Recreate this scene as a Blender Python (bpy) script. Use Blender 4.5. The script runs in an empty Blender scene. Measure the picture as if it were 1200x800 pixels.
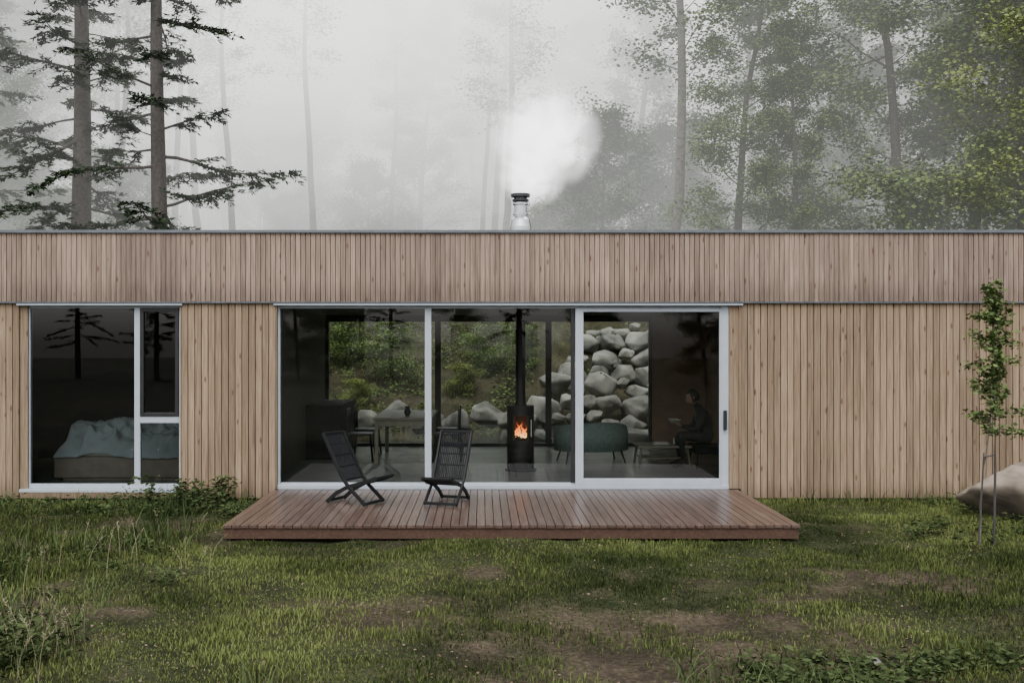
import bpy, bmesh, math, random
import numpy as np
from mathutils import Vector, Matrix
R = math.radians
random.seed(7); rng = np.random.default_rng(7)
scene = bpy.context.scene
CY, CZ, F = -13.2, 1.92, 1167.0
def P(px, py, Y):
    s = (Y - CY) / F
    return ((px-565)*s, Y, CZ-(py-403)*s)

# ------------------------------------------------------------ helpers
def link(o): scene.collection.objects.link(o); return o
def empty(name, loc=(0,0,0), rot=(0,0,0)):
    o = bpy.data.objects.new(name, None); o.location = loc; o.rotation_euler = rot
    o.empty_display_size = .2
    return link(o)
def npmesh(name, V, Fc, mats=None, attrs=None, smooth=False, matidx=None):
    V = np.asarray(V, dtype=np.float32); me = bpy.data.meshes.new(name)
    if isinstance(Fc, np.ndarray):
        k = Fc.shape[1]; n = len(Fc)
        me.vertices.add(len(V)); me.vertices.foreach_set('co', V.ravel())
        me.loops.add(n*k); me.loops.foreach_set('vertex_index', Fc.astype(np.int32).ravel())
        me.polygons.add(n); me.polygons.foreach_set('loop_start', np.arange(0, n*k, k, dtype=np.int32))
        me.update(calc_edges=True)
    else:
        me.from_pydata(V.tolist(), [], Fc); me.update()
    if attrs:
        for an, av in attrs.items():
            a = me.attributes.new(an, 'FLOAT', 'POINT'); a.data.foreach_set('value', np.asarray(av, dtype=np.float32))
    if mats:
        for m in (mats if isinstance(mats, (list, tuple)) else [mats]): me.materials.append(m)
    if matidx is not None: me.polygons.foreach_set('material_index', np.asarray(matidx, dtype=np.int32))
    if smooth: me.polygons.foreach_set('use_smooth', np.ones(len(me.polygons), dtype=bool))
    return me
def obj(name, me, parent=None, loc=(0,0,0), rot=(0,0,0), scale=(1,1,1)):
    o = bpy.data.objects.new(name, me); o.location = loc; o.rotation_euler = rot; o.scale = scale
    link(o)
    if parent: o.parent = parent
    return o
class MB:
    def __init__(s): s.v=[]; s.f=[]; s.t=[]
    def box(s, x0,x1,y0,y1,z0,z1, t=0.5, M=None):
        b=len(s.v)
        vs=[(x0,y0,z0),(x1,y0,z0),(x1,y1,z0),(x0,y1,z0),(x0,y0,z1),(x1,y0,z1),(x1,y1,z1),(x0,y1,z1)]
        if M: vs=[tuple(M@Vector(v)) for v in vs]
        s.v+=vs; s.t+=[t]*8
        s.f+=[(b,b+3,b+2,b+1),(b+4,b+5,b+6,b+7),(b,b+1,b+5,b+4),(b+1,b+2,b+6,b+5),(b+2,b+3,b+7,b+6),(b+3,b,b+4,b+7)]
    def tube(s, pts, rad, n=8, t=0.5, caps=True, flat=1.0):
        b=len(s.v); pts=[Vector(p) for p in pts]
        if not hasattr(rad,'__len__'): rad=[rad]*len(pts)
        for i,p in enumerate(pts):
            d=(pts[min(i+1,len(pts)-1)]-pts[max(i-1,0)])
            if d.length<1e-9: d=Vector((0,0,1))
            d.normalize()
            a=d.cross(Vector((0,0,1)))
            if a.length<1e-3: a=Vector((1,0,0))
            a.normalize(); c=d.cross(a)
            for k in range(n):
                an=2*math.pi*k/n
                s.v.append(tuple(p+(a*math.cos(an)+c*math.sin(an)*flat)*rad[i])); s.t.append(t)
        for i in range(len(pts)-1):
            for k in range(n):
                s.f.append((b+i*n+k,b+i*n+(k+1)%n,b+(i+1)*n+(k+1)%n,b+(i+1)*n+k))
        if caps:
            s.f.append(tuple(b+k for k in range(n))[::-1]); e=b+(len(pts)-1)*n
            s.f.append(tuple(e+k for k in range(n)))
    def bar(s, a, b_, w, h, t=0.5):
        a=Vector(a); b_=Vector(b_); d=(b_-a); L=d.length; d.normalize()
        x=d.cross(Vector((0,0,1)));
        if x.length<1e-3: x=Vector((1,0,0))
        x.normalize(); z=x.cross(d)
        M=Matrix((( x.x,d.x,z.x,a.x),(x.y,d.y,z.y,a.y),(x.z,d.z,z.z,a.z),(0,0,0,1)))
        s.box(-w/2,w/2,0,L,-h/2,h/2,t,M)
    def make(s, name, mat, parent=None, smooth=False, bevel=0, loc=(0,0,0), rot=(0,0,0)):
        me=npmesh(name, np.array(s.v), s.f, mat, {'tint':s.t})
        if smooth: me.polygons.foreach_set('use_smooth', np.ones(len(me.polygons),dtype=bool))
        o=obj(name, me, parent, loc, rot)
        if bevel:
            m=o.modifiers.new('bevel','BEVEL'); m.width=bevel; m.segments=2; m.limit_method='ANGLE'
        return o

def hash2(ix, iy, s):
    h = np.sin(ix*127.1+iy*311.7+s*74.7)*43758.5453
    return h-np.floor(h)
def vnoise(x, y, s=0):
    x=np.asarray(x,dtype=np.float64); y=np.asarray(y,dtype=np.float64)
    ix=np.floor(x); iy=np.floor(y); fx=x-ix; fy=y-iy
    fx=fx*fx*(3-2*fx); fy=fy*fy*(3-2*fy)
    a=hash2(ix,iy,s); b=hash2(ix+1,iy,s); c=hash2(ix,iy+1,s); d=hash2(ix+1,iy+1,s)
    return (a*(1-fx)+b*fx)*(1-fy)+(c*(1-fx)+d*fx)*fy
def fbm(x,y,s=0,o=4):
    t=0;a=.5;n=0
    for i in range(o):
        t=t+a*vnoise(x*2**i,y*2**i,s+i*13); n+=a; a*=.5
    return t/n
def sstep(a,b,x):
    t=np.clip((x-a)/(b-a),0,1); return t*t*(3-2*t)

# ------------------------------------------------------------ materials
def newmat(name):
    m=bpy.data.materials.new(name); m.use_nodes=True; nt=m.node_tree; nt.nodes.clear()
    out=nt.nodes.new('ShaderNodeOutputMaterial'); return m,nt,out
def N(nt,t): return nt.nodes.new(t)
def ramp(nt, stops, fac=None):
    r=nt.nodes.new('ShaderNodeValToRGB'); el=r.color_ramp.elements
    while len(el)<len(stops): el.new(.5)
    for e,(p,c) in zip(el,stops):
        e.position=p; e.color=(c[0],c[1],c[2],1) if hasattr(c,'__len__') else (c,c,c,1)
    if fac is not None: nt.links.new(fac,r.inputs[0])
    return r
def simple(name, col, rough=.6, metal=0, spec=.5, var=.25, nscale=8, bump=.1, attr=False):
    m,nt,out=newmat(name); b=N(nt,'ShaderNodeBsdfPrincipled')
    tc=N(nt,'ShaderNodeTexCoord'); no=N(nt,'ShaderNodeTexNoise'); no.inputs['Scale'].default_value=nscale; no.inputs['Detail'].default_value=6
    nt.links.new(tc.outputs['Object'],no.inputs['Vector'])
    c0=[c*(1-var) for c in col]; c1=[min(1,c*(1+var)) for c in col]
    r=ramp(nt,[(.3,c0),(.7,c1)],no.outputs['Fac']); nt.links.new(r.outputs[0],b.inputs['Base Color'])
    b.inputs['Roughness'].default_value=rough; b.inputs['Metallic'].default_value=metal; b.inputs['Specular IOR Level'].default_value=spec
    if bump:
        bp=N(nt,'ShaderNodeBump'); bp.inputs['Strength'].default_value=bump; bp.inputs['Distance'].default_value=.02
        nt.links.new(no.outputs['Fac'],bp.inputs['Height']); nt.links.new(bp.outputs[0],b.inputs['Normal'])
    nt.links.new(b.outputs[0],out.inputs[0]); return m
def mathn(nt,op,a,b=None,clamp=False):
    n=nt.nodes.new('ShaderNodeMath'); n.operation=op; n.use_clamp=clamp
    for i,v in enumerate((a,b)):
        if v is None: continue
        if isinstance(v,(int,float)): n.inputs[i].default_value=v
        else: nt.links.new(v,n.inputs[i])
    return n.outputs[0]
def mixc(nt,fac,a,b,mode='MIX'):
    n=nt.nodes.new('ShaderNodeMix'); n.data_type='RGBA'; n.blend_type=mode
    for s,v in ((n.inputs[0],fac),(n.inputs[6],a),(n.inputs[7],b)):
        if isinstance(v,(int,float)): s.default_value=v
        elif isinstance(v,(tuple,list)): s.default_value=(*v,1)
        else: nt.links.new(v,s)
    return n.outputs[2]
def wood(name, dark, mid, light, knot, axis='Z', rough=.7, knots=True, weather=None, spec=.3, bump=.3, tonev=.34, streak=0):
    m,nt,out=newmat(name); b=N(nt,'ShaderNodeBsdfPrincipled'); L=nt.links.new
    tc=N(nt,'ShaderNodeTexCoord'); at=N(nt,'ShaderNodeAttribute'); at.attribute_name='tint'
    off=N(nt,'ShaderNodeVectorMath'); off.operation='ADD'
    cb=N(nt,'ShaderNodeCombineXYZ')
    t100=mathn(nt,'MULTIPLY',at.outputs['Fac'],97.0)
    for i in range(3): L(t100,cb.inputs[i])
    L(tc.outputs['Object'],off.inputs[0]); L(cb.outputs[0],off.inputs[1])
    def mp(sc):
        q=N(nt,'ShaderNodeMapping'); q.inputs['Scale'].default_value=sc; L(off.outputs[0],q.inputs['Vector']); return q.outputs[0]
    g = (45,45,2.2) if axis=='Z' else (45,2.2,45)
    k = (13,13,4.2) if axis=='Z' else (13,4.2,13)
    n1=N(nt,'ShaderNodeTexNoise'); n1.inputs['Detail'].default_value=5; n1.inputs['Scale'].default_value=1; n1.inputs['Distortion'].default_value=.6; L(mp(g),n1.inputs['Vector'])
    r1=ramp(nt,[(.25,dark),(.5,mid),(.75,light)],n1.outputs['Fac'])
    tone=mathn(nt,'ADD',mathn(nt,'MULTIPLY',at.outputs['Fac'],tonev),1-tonev*.5)
    tn=N(nt,'ShaderNodeCombineColor'); [L(tone,tn.inputs[i]) for i in range(3)]
    c=mixc(nt,1.0,r1.outputs[0],tn.outputs[0],'MULTIPLY')
    if knots:
        v=N(nt,'ShaderNodeTexVoronoi'); v.inputs['Scale'].default_value=1; v.inputs['Randomness'].default_value=1; L(mp(k),v.inputs['Vector'])
        kr=ramp(nt,[(.0,1),(.12,.95),(.22,0)],v.outputs['Distance'])
        sel=mathn(nt,'GREATER_THAN',v.outputs['Color'],.60)
        kf=mathn(nt,'MULTIPLY',kr.outputs[0],sel)
        c=mixc(nt,mathn(nt,'MULTIPLY',kf,.8),c,knot)
    if weather:
        n3=N(nt,'ShaderNodeTexNoise'); n3.inputs['Scale'].default_value=1; n3.inputs['Detail'].default_value=6
        q=N(nt,'ShaderNodeMapping'); q.inputs['Scale'].default_value=(1.3,1.3,.55) if axis=='Z' else (1.6,1.1,1); L(tc.outputs['Object'],q.inputs['Vector']); L(q.outputs[0],n3.inputs['Vector'])
        wr=ramp(nt,[(.38,0),(.68,.9)],n3.outputs['Fac'])
        c=mixc(nt,wr.outputs[0],c,weather,'MULTIPLY')
    if streak:
        # rain weathering near a lower edge, of uneven height from board to board
        sp_=N(nt,'ShaderNodeSeparateXYZ'); L(tc.outputs['Object'],sp_.inputs[0])
        n4=N(nt,'ShaderNodeTexNoise'); n4.inputs['Scale'].default_value=1; q=N(nt,'ShaderNodeMapping'); q.inputs['Scale'].default_value=(9,1,.8); L(tc.outputs['Object'],q.inputs['Vector']); L(q.outputs[0],n4.inputs['Vector'])
        e=mathn(nt,'ADD',mathn(nt,'MULTIPLY',mathn(nt,'SUBTRACT',sp_.outputs[2],streak),1.5),mathn(nt,'MULTIPLY',n4.outputs['Fac'],-.9))
        er=ramp(nt,[(.0,.66),(.35,0)],mathn(nt,'ADD',e,.45,True))
        c=mixc(nt,er.outputs[0],c,(.56,.555,.57),'MULTIPLY')
    L(c,b.inputs['Base Color'])
    b.inputs['Roughness'].default_value=rough; b.inputs['Specular IOR Level'].default_value=spec
    bp=N(nt,'ShaderNodeBump'); bp.inputs['Strength'].default_value=bump; bp.inputs['Distance'].default_value=.004
    L(n1.outputs['Fac'],bp.inputs['Height']); L(bp.outputs[0],b.inputs['Normal'])
    L(b.outputs[0],out.inputs[0]); return m
def foliage(name, dark, light):
    m,nt,out=newmat(name); L=nt.links.new
    at=N(nt,'ShaderNodeAttribute'); at.attribute_name='tint'
    r=ramp(nt,[(0,dark),(1,light)],at.outputs['Fac'])
    oi=N(nt,'ShaderNodeObjectInfo'); hs=N(nt,'ShaderNodeHueSaturation')
    L(mathn(nt,'ADD',mathn(nt,'MULTIPLY',oi.outputs['Random'],.4),.8),hs.inputs['Value'])
    L(r.outputs[0],hs.inputs['Color'])
    d=N(nt,'ShaderNodeBsdfDiffuse'); L(hs.outputs[0],d.inputs[0]); L(d.outputs[0],out.inputs[0]); return m

M_lower = wood('cladding_lower',(.18,.123,.076),(.27,.194,.124),(.365,.272,.182),(.10,.045,.025),weather=(.78,.775,.79),tonev=.46,streak=-.12)
M_upper = wood('cladding_upper',(.195,.133,.10),(.295,.212,.162),(.385,.288,.228),(.12,.05,.03),weather=(.74,.75,.78),streak=2.55,tonev=.44)
M_deck  = wood('deck_wood',(.055,.033,.025),(.092,.057,.043),(.145,.098,.078),(.04,.02,.012),axis='Y',rough=.30,weather=(1.05,1.12,1.18),spec=.5)
M_fascia= wood('deck_fascia_wood',(.05,.027,.018),(.075,.042,.029),(.105,.06,.042),(.05,.02,.01),axis='Y',rough=.5,knots=False)
M_alu   = simple('aluminium_frame',(.42,.47,.52),rough=.38,var=.05,bump=0)
M_alu2  = simple('flashing_metal',(.14,.155,.17),rough=.4,metal=.4,var=.15,bump=0)
M_steel = simple('stainless_steel',(.7,.72,.74),rough=.25,metal=1,var=.1,bump=.02)
M_black = simple('black_metal',(.012,.012,.013),rough=.5,var=.2,bump=.02)
M_blackwood = simple('black_painted_wood',(.009,.009,.010),rough=.6,var=.3,bump=.05,spec=.3)
M_mesh = simple('dark_webbing',(.012,.013,.016),rough=.8,var=.3,bump=.1,nscale=60,spec=.2)
M_backing=simple('dark_membrane',(.02,.018,.016),rough=.9)
M_conc  = simple('polished_concrete',(.26,.27,.26),rough=.25,var=.15,nscale=2,bump=.02)
M_wallin= simple('interior_plaster',(.20,.185,.17),rough=.9,var=.06,bump=0)
M_ceil  = simple('interior_ceiling',(.16,.15,.14),rough=.9,var=.06,bump=0)
M_panel = simple('interior_wood_panel',(.30,.19,.125),rough=.7,var=.2,nscale=3)
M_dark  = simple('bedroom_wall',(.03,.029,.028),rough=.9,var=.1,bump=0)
M_bark  = simple('bark',(.060,.048,.042),rough=.95,var=.5,nscale=14,bump=.8)
M_barkp = simple('pale_bark',(.14,.125,.11),rough=.95,var=.45,nscale=10,bump=.6)
M_leaf  = foliage('leaf_green',(.06,.09,.034),(.18,.24,.085))
M_leafy = foliage('leaf_yellow_green',(.085,.115,.035),(.24,.28,.09))
M_needle= foliage('needle_green',(.018,.032,.018),(.06,.085,.044))
M_grass = foliage('grass_blades',(.024,.036,.012),(.16,.19,.062))
M_weed  = foliage('weed_leaves',(.022,.036,.014),(.095,.125,.052))
M_straw = foliage('dry_straw',(.14,.13,.07),(.36,.33,.21))
M_rock  = simple('granite_boulder',(.185,.18,.16),rough=.9,var=.7,nscale=2.0,bump=1.0)
M_rock2 = simple('tan_boulder',(.22,.18,.14),rough=.9,var=.5,nscale=3.5,bump=1.0)
M_duvet = simple('duvet_cotton',(.20,.235,.25),rough=.9,var=.12,nscale=5,bump=.1)
M_bedwd = simple('bed_frame_wood',(.14,.12,.10),rough=.6,var=.15)
M_uphol = simple('grey_green_upholstery',(.15,.20,.185),rough=.9,var=.15,nscale=20)
M_cloth = simple('dark_clothes',(.02,.02,.025),rough=.9,var=.3,nscale=15)
M_skin  = simple('skin',(.36,.22,.16),rough=.5,var=.06,bump=0)
M_hair  = simple('dark_hair',(.015,.011,.009),rough=.6,var=.4,nscale=40,bump=.4)
M_paper = simple('paper',(.5,.48,.44),rough=.9,var=.05,bump=0)
M_table = simple('table_wood',(.20,.19,.14),rough=.5,var=.2)

def glass():
    m,nt,out=newmat('window_glass'); L=nt.links.new
    t=N(nt,'ShaderNodeBsdfTransparent'); t.inputs[0].default_value=(.90,.93,.91,1)
    g=N(nt,'ShaderNodeBsdfGlossy'); g.inputs['Roughness'].default_value=.0; g.inputs[0].default_value=(.95,.97,1,1)
    fr=N(nt,'ShaderNodeFresnel'); fr.inputs[0].default_value=1.5
    f=mathn(nt,'MULTIPLY',fr.outputs[0],1.6,True)
    x=N(nt,'ShaderNodeMixShader'); L(f,x.inputs[0]); L(t.outputs[0],x.inputs[1]); L(g.outputs[0],x.inputs[2]); L(x.outputs[0],out.inputs[0]); return m
M_glass=glass()

# ------------------------------------------------------------ world + sun
w=bpy.data.worlds.new('World'); scene.world=w; w.use_nodes=True; nt=w.node_tree
bg=nt.nodes['Background']; sky=nt.nodes.new('ShaderNodeTexSky'); sky.sky_type='NISHITA'; sky.sun_disc=False
SE,SR=R(58),R(188)
sky.sun_elevation=SE; sky.sun_rotation=SR; sky.dust_density=4; sky.air_density=1.2
hs=nt.nodes.new('ShaderNodeHueSaturation'); hs.inputs['Saturation'].default_value=.25; hs.inputs['Value'].default_value=2.1
nt.links.new(sky.outputs[0],hs.inputs['Color']); nt.links.new(hs.outputs[0],bg.inputs[0]); bg.inputs[1].default_value=.15
sd=bpy.data.lights.new('sun','SUN'); sd.energy=.78; sd.angle=R(50); sd.color=(1,.97,.93)
so=link(bpy.data.objects.new('sun',sd)); 
dirv=Vector((math.sin(SR)*math.cos(SE), math.cos(SR)*math.cos(SE), math.sin(SE)))
so.rotation_euler=dirv.to_track_quat('Z','Y').to_euler()

# ------------------------------------------------------------ camera
cd=bpy.data.cameras.new('camera'); cam=link(bpy.data.objects.new('camera',cd)); scene.camera=cam
cam.location=(0,CY,CZ); cam.rotation_euler=(R(90),0,0); cd.lens=35.0; cd.sensor_width=36; cd.shift_x=35/1200; cd.shift_y=.0025
cd.clip_end=1000

# ------------------------------------------------------------ terrain
def height(x,y):
    x=np.asarray(x,dtype=float); y=np.asarray(y,dtype=float)
    base=-0.17+(fbm(x*.6,y*.6,3)-.5)*.14*sstep(.2,1.2,-y)+(fbm(x*3,y*3,9)-.5)*.06
    base=base-0.03*np.clip(-y-3,0,50)*.25
    base=base+ .12*sstep(-3.5,-7,x)*sstep(-1,-5,y)*fbm(x,y,21)
    left=-.25+.38*np.clip(y-9.3,0,1e9)
    right=-.25+.64*np.clip(y-8.4,0,4.4)+.34*np.clip(y-12.8,0,1e9)
    m=sstep(.2,1.8,x)
    hill=left*(1-m)+right*m
    cap=5.3+.085*np.clip(y-24,0,1e9)
    hill=np.minimum(hill,cap)+ (fbm(x*.25,y*.25,5)-.5)*.9*sstep(16,26,y)+(fbm(x*1.4,y*1.4,8)-.5)*.45*sstep(9,11,y)
    k=sstep(7.2,9.0,y)
    return base*(1-k)+hill*k
def bare(x,y):
    b=sstep(.48,.72,fbm(x*.55+3,y*1.0,31))*.65
    def blob(cx,cy,rx,ry,a): return a*np.exp(-(((x-cx)/rx)**2+((y-cy)/ry)**2))
    b=b+blob(3.3,-4.65,1.6,.30,.65)+blob(.4,-6.2,1.3,.8,.75)+blob(-1.0,-5.2,1.3,.5,.4)+blob(-5.6,-2.6,1.3,1.0,.6)+blob(2.0,-5.6,1.3,.4,.35)+blob(-6.4,-.4,1.2,.4,.7)
    b=b-blob(3,-3.2,3.0,.6,.8)-blob(-2.5,-3.6,2,.6,.6)
    return np.clip(b+(fbm(x*3,y*3,77)-.5)*1.6,0,.88)
xs=np.concatenate([np.linspace(-160,-24,26),np.linspace(-20,-9,24),np.arange(-8.6,9.6,.07),np.linspace(10,22,26),np.linspace(26,160,26)])
ys=np.concatenate([np.linspace(-160,-24,24),np.linspace(-20,-8.6,20),np.arange(-8.4,.3,.07),np.linspace(.6,8,16),np.linspace(8.3,26,60),np.linspace(28,70,30),np.linspace(78,220,20)])
GX,GY=np.meshgrid(xs,ys); GZ=height(GX,GY)
nx,ny=len(xs),len(ys); idx=np.arange(nx*ny).reshape(ny,nx)
Fg=np.stack([idx[:-1,:-1],idx[:-1,1:],idx[1:,1:],idx[1:,:-1]],-1).reshape(-1,4)
m,nt,out=newmat('soil_and_turf'); L=nt.links.new
b=N(nt,'ShaderNodeBsdfPrincipled'); at=N(nt,'ShaderNodeAttribute'); at.attribute_name='bare'
tc=N(nt,'ShaderNodeTexCoord'); n1=N(nt,'ShaderNodeTexNoise'); n1.inputs['Scale'].default_value=26; n1.inputs['Detail'].default_value=8; L(tc.outputs['Object'],n1.inputs['Vector'])
n2=N(nt,'ShaderNodeTexNoise'); n2.inputs['Scale'].default_value=2.2; n2.inputs['Detail'].default_value=8; L(tc.outputs['Object'],n2.inputs['Vector'])
soil=ramp(nt,[(.3,(.04,.029,.02)),(.55,(.085,.064,.044)),(.75,(.15,.118,.083))],n1.outputs['Fac'])
turf=ramp(nt,[(.3,(.018,.024,.010)),(.6,(.045,.050,.022)),(.8,(.08,.075,.038))],n1.outputs['Fac'])
c=mixc(nt,at.outputs['Fac'],turf.outputs[0],soil.outputs[0])
sh=ramp(nt,[(.38,.5),(.62,1.0)],n2.outputs['Fac']); c=mixc(nt,1.0,c,sh.outputs[0],'MULTIPLY')
L(c,b.inputs['Base Color']); b.inputs['Roughness'].default_value=.95; b.inputs['Specular IOR Level'].default_value=.15
bp=N(nt,'ShaderNodeBump'); bp.inputs['Strength'].default_value=.9; bp.inputs['Distance'].default_value=.03; L(n1.outputs['Fac'],bp.inputs['Height']); L(bp.outputs[0],b.inputs['Normal'])
L(b.outputs[0],out.inputs[0]); M_ground=m
bg_=bare(GX,GY); bg_=np.where(GY>7, .35+.5*(fbm(GX,GY,4)-.3), bg_)
obj('ground',npmesh('ground',np.stack([GX,GY,GZ],-1).reshape(-1,3),Fg,M_ground,{'bare':bg_.ravel()},smooth=True))

# ------------------------------------------------------------ grass
def blades(n,x0,x1,y0,y1,hmin,hmax,keep,name,mat,wd=.0035,seed=1,lean=.6,tall=None):
    r=np.random.default_rng(seed); x=r.uniform(x0,x1,n); y=r.uniform(y0,y1,n)
    k=keep(x,y,r); x=x[k]; y=y[k]; n=len(x); z=height(x,y)-.004
    h=r.uniform(hmin,hmax,n)*(.35+np.clip(fbm(x*2.2,y*2.2,55)-.25,0,1)*2.6)
    if tall is not None: h=h*tall(x,y)
    a=r.uniform(0,2*np.pi,n); la=r.uniform(.1,lean,n)*h; th=a+r.uniform(-.6,.6,n)
    d=np.stack([np.cos(a),np.sin(a),0*a],-1); wv=np.stack([-np.sin(th),np.cos(th),0*a],-1)
    w_=(wd*r.uniform(.7,1.5,n))[:,None]
    p0=np.stack([x,y,z],-1); p1=p0+d*(la*.35)[:,None]+np.array([0,0,1])*(h*.55)[:,None]; p2=p0+d*la[:,None]+np.array([0,0,1])*(h*.95)[:,None]
    V=np.stack([p0-wv*w_,p0+wv*w_,p1-wv*w_*.8,p1+wv*w_*.8,p2-wv*w_*.12,p2+wv*w_*.12],1).reshape(-1,3)
    b=np.arange(n)[:,None]*6
    Fc=np.concatenate([b+np.array([[0,1,3,2]]),b+np.array([[2,3,5,4]])],0)
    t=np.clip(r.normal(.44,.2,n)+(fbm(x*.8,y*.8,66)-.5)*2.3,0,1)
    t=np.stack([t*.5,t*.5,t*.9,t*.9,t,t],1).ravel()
    return obj(name,npmesh(name,V,Fc,mat,{'tint':np.clip(t,0,1)}))
def keepg(x,y,r):
    b=bare(x,y); k=r.random(len(x))>b*1.02
    k&=~((x>-2.78)&(x<3.40)&(y>-2.62)); k&=(y<-.02)
    k&=(np.abs(x-.3)<(y-CY)*.56+.8)
    return k
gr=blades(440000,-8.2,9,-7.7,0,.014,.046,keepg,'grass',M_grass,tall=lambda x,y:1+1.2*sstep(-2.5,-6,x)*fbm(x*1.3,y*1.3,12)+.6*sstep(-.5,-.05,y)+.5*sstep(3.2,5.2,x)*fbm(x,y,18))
def keepw(x,y,r):
    k=(fbm(x*1.1,y*1.1,91)>.50)&(~((x>-2.85)&(x<3.5)&(y>-2.7)))
    k&=((x<-3.0)|((y<-6.6)&(np.abs(x)>1.2))|((x>4.2)&(y<-5.8))|(y>-.35)); return k&(y<-.05)
blades(24000,-8,8.5,-7.6,0,.08,.22,keepw,'tall_grass',M_weed,wd=.005,seed=5,lean=.9)

def leaf_quads(C, size, r, flat=.6, aspect=1.6, updir=None):
    n=len(C); a=r.uniform(0,2*np.pi,n); d=np.stack([np.cos(a),np.sin(a),r.uniform(-.5,.3,n)],-1); d/=np.linalg.norm(d,axis=1)[:,None]
    nn=r.normal(0,flat,(n,3)); nn[:,2]+=1; wv=np.cross(d,nn); wv/=np.linalg.norm(wv,axis=1)[:,None]+1e-9
    s=np.asarray(size)*r.uniform(.6,1.3,n); s=s[:,None]
    V=np.stack([C-d*s*.5,C+wv*s*.5/aspect,C+d*s*.5,C-wv*s*.5/aspect],1).reshape(-1,3)
    Fc=np.arange(n*4).reshape(-1,4); return V,Fc
def weeds(name,pts,seed):
    r=np.random.default_rng(seed); Vs=[];Fs=[];T=[];o=0
    for (x,y,hh,rad,cnt) in pts:
        z=float(height(x,y)); 
        c=np.stack([r.normal(x,rad,cnt),r.normal(y,rad*.7,cnt),z+hh*r.beta(1.6,1.6,cnt)],-1)
        V,Fc=leaf_quads(c,.04+hh*.10,r,1.0,2.2); Vs.append(V);Fs.append(Fc+o);o+=len(V)
        T.append(np.repeat(np.clip(r.normal(.45,.22,cnt)+(c[:,2]-z)/hh*.3-.15,0,1),4))
    obj(name,npmesh(name,np.concatenate(Vs),np.concatenate(Fs),M_weed,{'tint':np.concatenate(T)}))
wp=[]
rr=random.Random(3)
for i in range(34): wp.append((rr.uniform(-7.5,-2.9),rr.uniform(-1.4,-.2),rr.uniform(.06,.22),rr.uniform(.06,.15),rr.randint(40,110)))
for i in range(14): wp.append((rr.gauss(-3.7,.35),rr.uniform(-.7,-.2),rr.uniform(.2,.42),rr.uniform(.06,.13),rr.randint(60,150)))
for i in range(60): wp.append((rr.uniform(-6.5,-2.6),rr.uniform(-7.2,-2.6),rr.uniform(.05,.18),rr.uniform(.05,.16),rr.randint(30,90)))
for i in range(26): wp.append((rr.uniform(-3.9,-2.9),rr.uniform(-7.4,-6.2),rr.uniform(.1,.28),rr.uniform(.06,.15),rr.randint(60,120)))
for i in range(50): wp.append((rr.uniform(1.6,4.4),rr.uniform(-7.4,-6.5),rr.uniform(.05,.17),rr.uniform(.05,.15),rr.randint(40,110)))
for i in range(22): wp.append((rr.uniform(4.5,7.5),rr.uniform(-3.2,-.3),rr.uniform(.08,.22),rr.uniform(.05,.12),rr.randint(30,90)))
weeds('weed_plants',wp,11)
mb=MB(); 
for i in range(80):
    if i<54: x=rr.uniform(-3.8,-2.75); y=rr.uniform(-7.1,-6.0)
    else: x=rr.uniform(-5.5,-2.2); y=rr.uniform(-5.4,-2.8)
    z=float(height(x,y)); h=rr.uniform(.22,.52); lx=rr.uniform(-.14,.14); ly=rr.uniform(-.08,.08)
    p=[(x+lx*t*t,y+ly*t*t,z+h*t-.08*h*t**3) for t in (0,.25,.5,.75,1)]
    mb.tube(p,[.0026,.0024,.002,.0018,.001],4,rr.random())
    e=p[-1]
    for k in range(12):
        t=k/12; q=(p[-2][0]*(1-t)+e[0]*t,p[-2][1]*(1-t)+e[1]*t,p[-2][2]*(1-t)+e[2]*t)
        mb.tube([q,(q[0]+rr.uniform(-.022,.022),q[1]+rr.uniform(-.02,.02),q[2]+rr.uniform(.005,.025))],[.0035,.001],3,rr.random(),caps=False)
mb.make('seed_head_grass',M_straw)
Cn=7000; r=np.random.default_rng(8); x=r.uniform(-7,8,Cn); y=r.uniform(-7.6,-.1,Cn); k=keepg(x,y,r)|(r.random(Cn)<.15); k&=~((x>-2.85)&(x<3.45)&(y>-2.7)); x=x[k];y=y[k]
V,Fc=leaf_quads(np.stack([x,y,height(x,y)+.008],-1),.022,r,.5,1.3)
obj('leaf_litter',npmesh('leaf_litter',V,Fc,simple('dry_leaf',(.16,.11,.07),var=.5,nscale=3),None))

# ------------------------------------------------------------ house
house=empty('timber_house')
def cladding(name,mat,segs,y0,th,pitch,gap,seed):
    q=random.Random(seed); mb=MB()
    for (x0,x1,z0,z1) in segs:
        n=max(1,round((x1-x0)/pitch)); p=(x1-x0)/n
        for i in range(n):
            dy=q.uniform(-.003,.003)
            mb.box(x0+i*p+gap/2,x0+(i+1)*p-gap/2,y0+dy,y0+th,z0+q.uniform(-.003,.003),z1,q.random())
    return mb.make(name,mat,house)
AX0,AX1,BX0,BX1=-6.14,-3.99,-2.74,3.43
ZT=2.445; HX0,HX1=-15,16
cladding('cladding_lower',M_lower,[(HX0,AX0,-.12,2.458),(AX1,BX0,-.12,2.458),(BX1,HX1,-.12,2.458)],0,.03,.088,.011,1)
cladding('cladding_upper',M_upper,[(HX0,HX1,2.482,3.385)],-.03,.03,.066,.008,2)
mb=MB()
mb.box(HX0,HX1,.03,.24,2.47,3.38)
for a,b2 in ((HX0,AX0-.0),(AX1,BX0),(BX1,HX1)): mb.box(a+.002,b2-.002,.032,.24,-.10,2.468)
mb.box(AX0,AX1,.035,.24,-.40,-.12); mb.box(HX0,HX1,.06,.24,-.5,-.125)
mb.make('front_wall_structure',M_backing,house)
mb=MB(); mb.box(HX0,HX1,-.045,-.001+.03,2.462,2.478); mb.make('drip_flashing',M_alu2,house)
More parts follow.
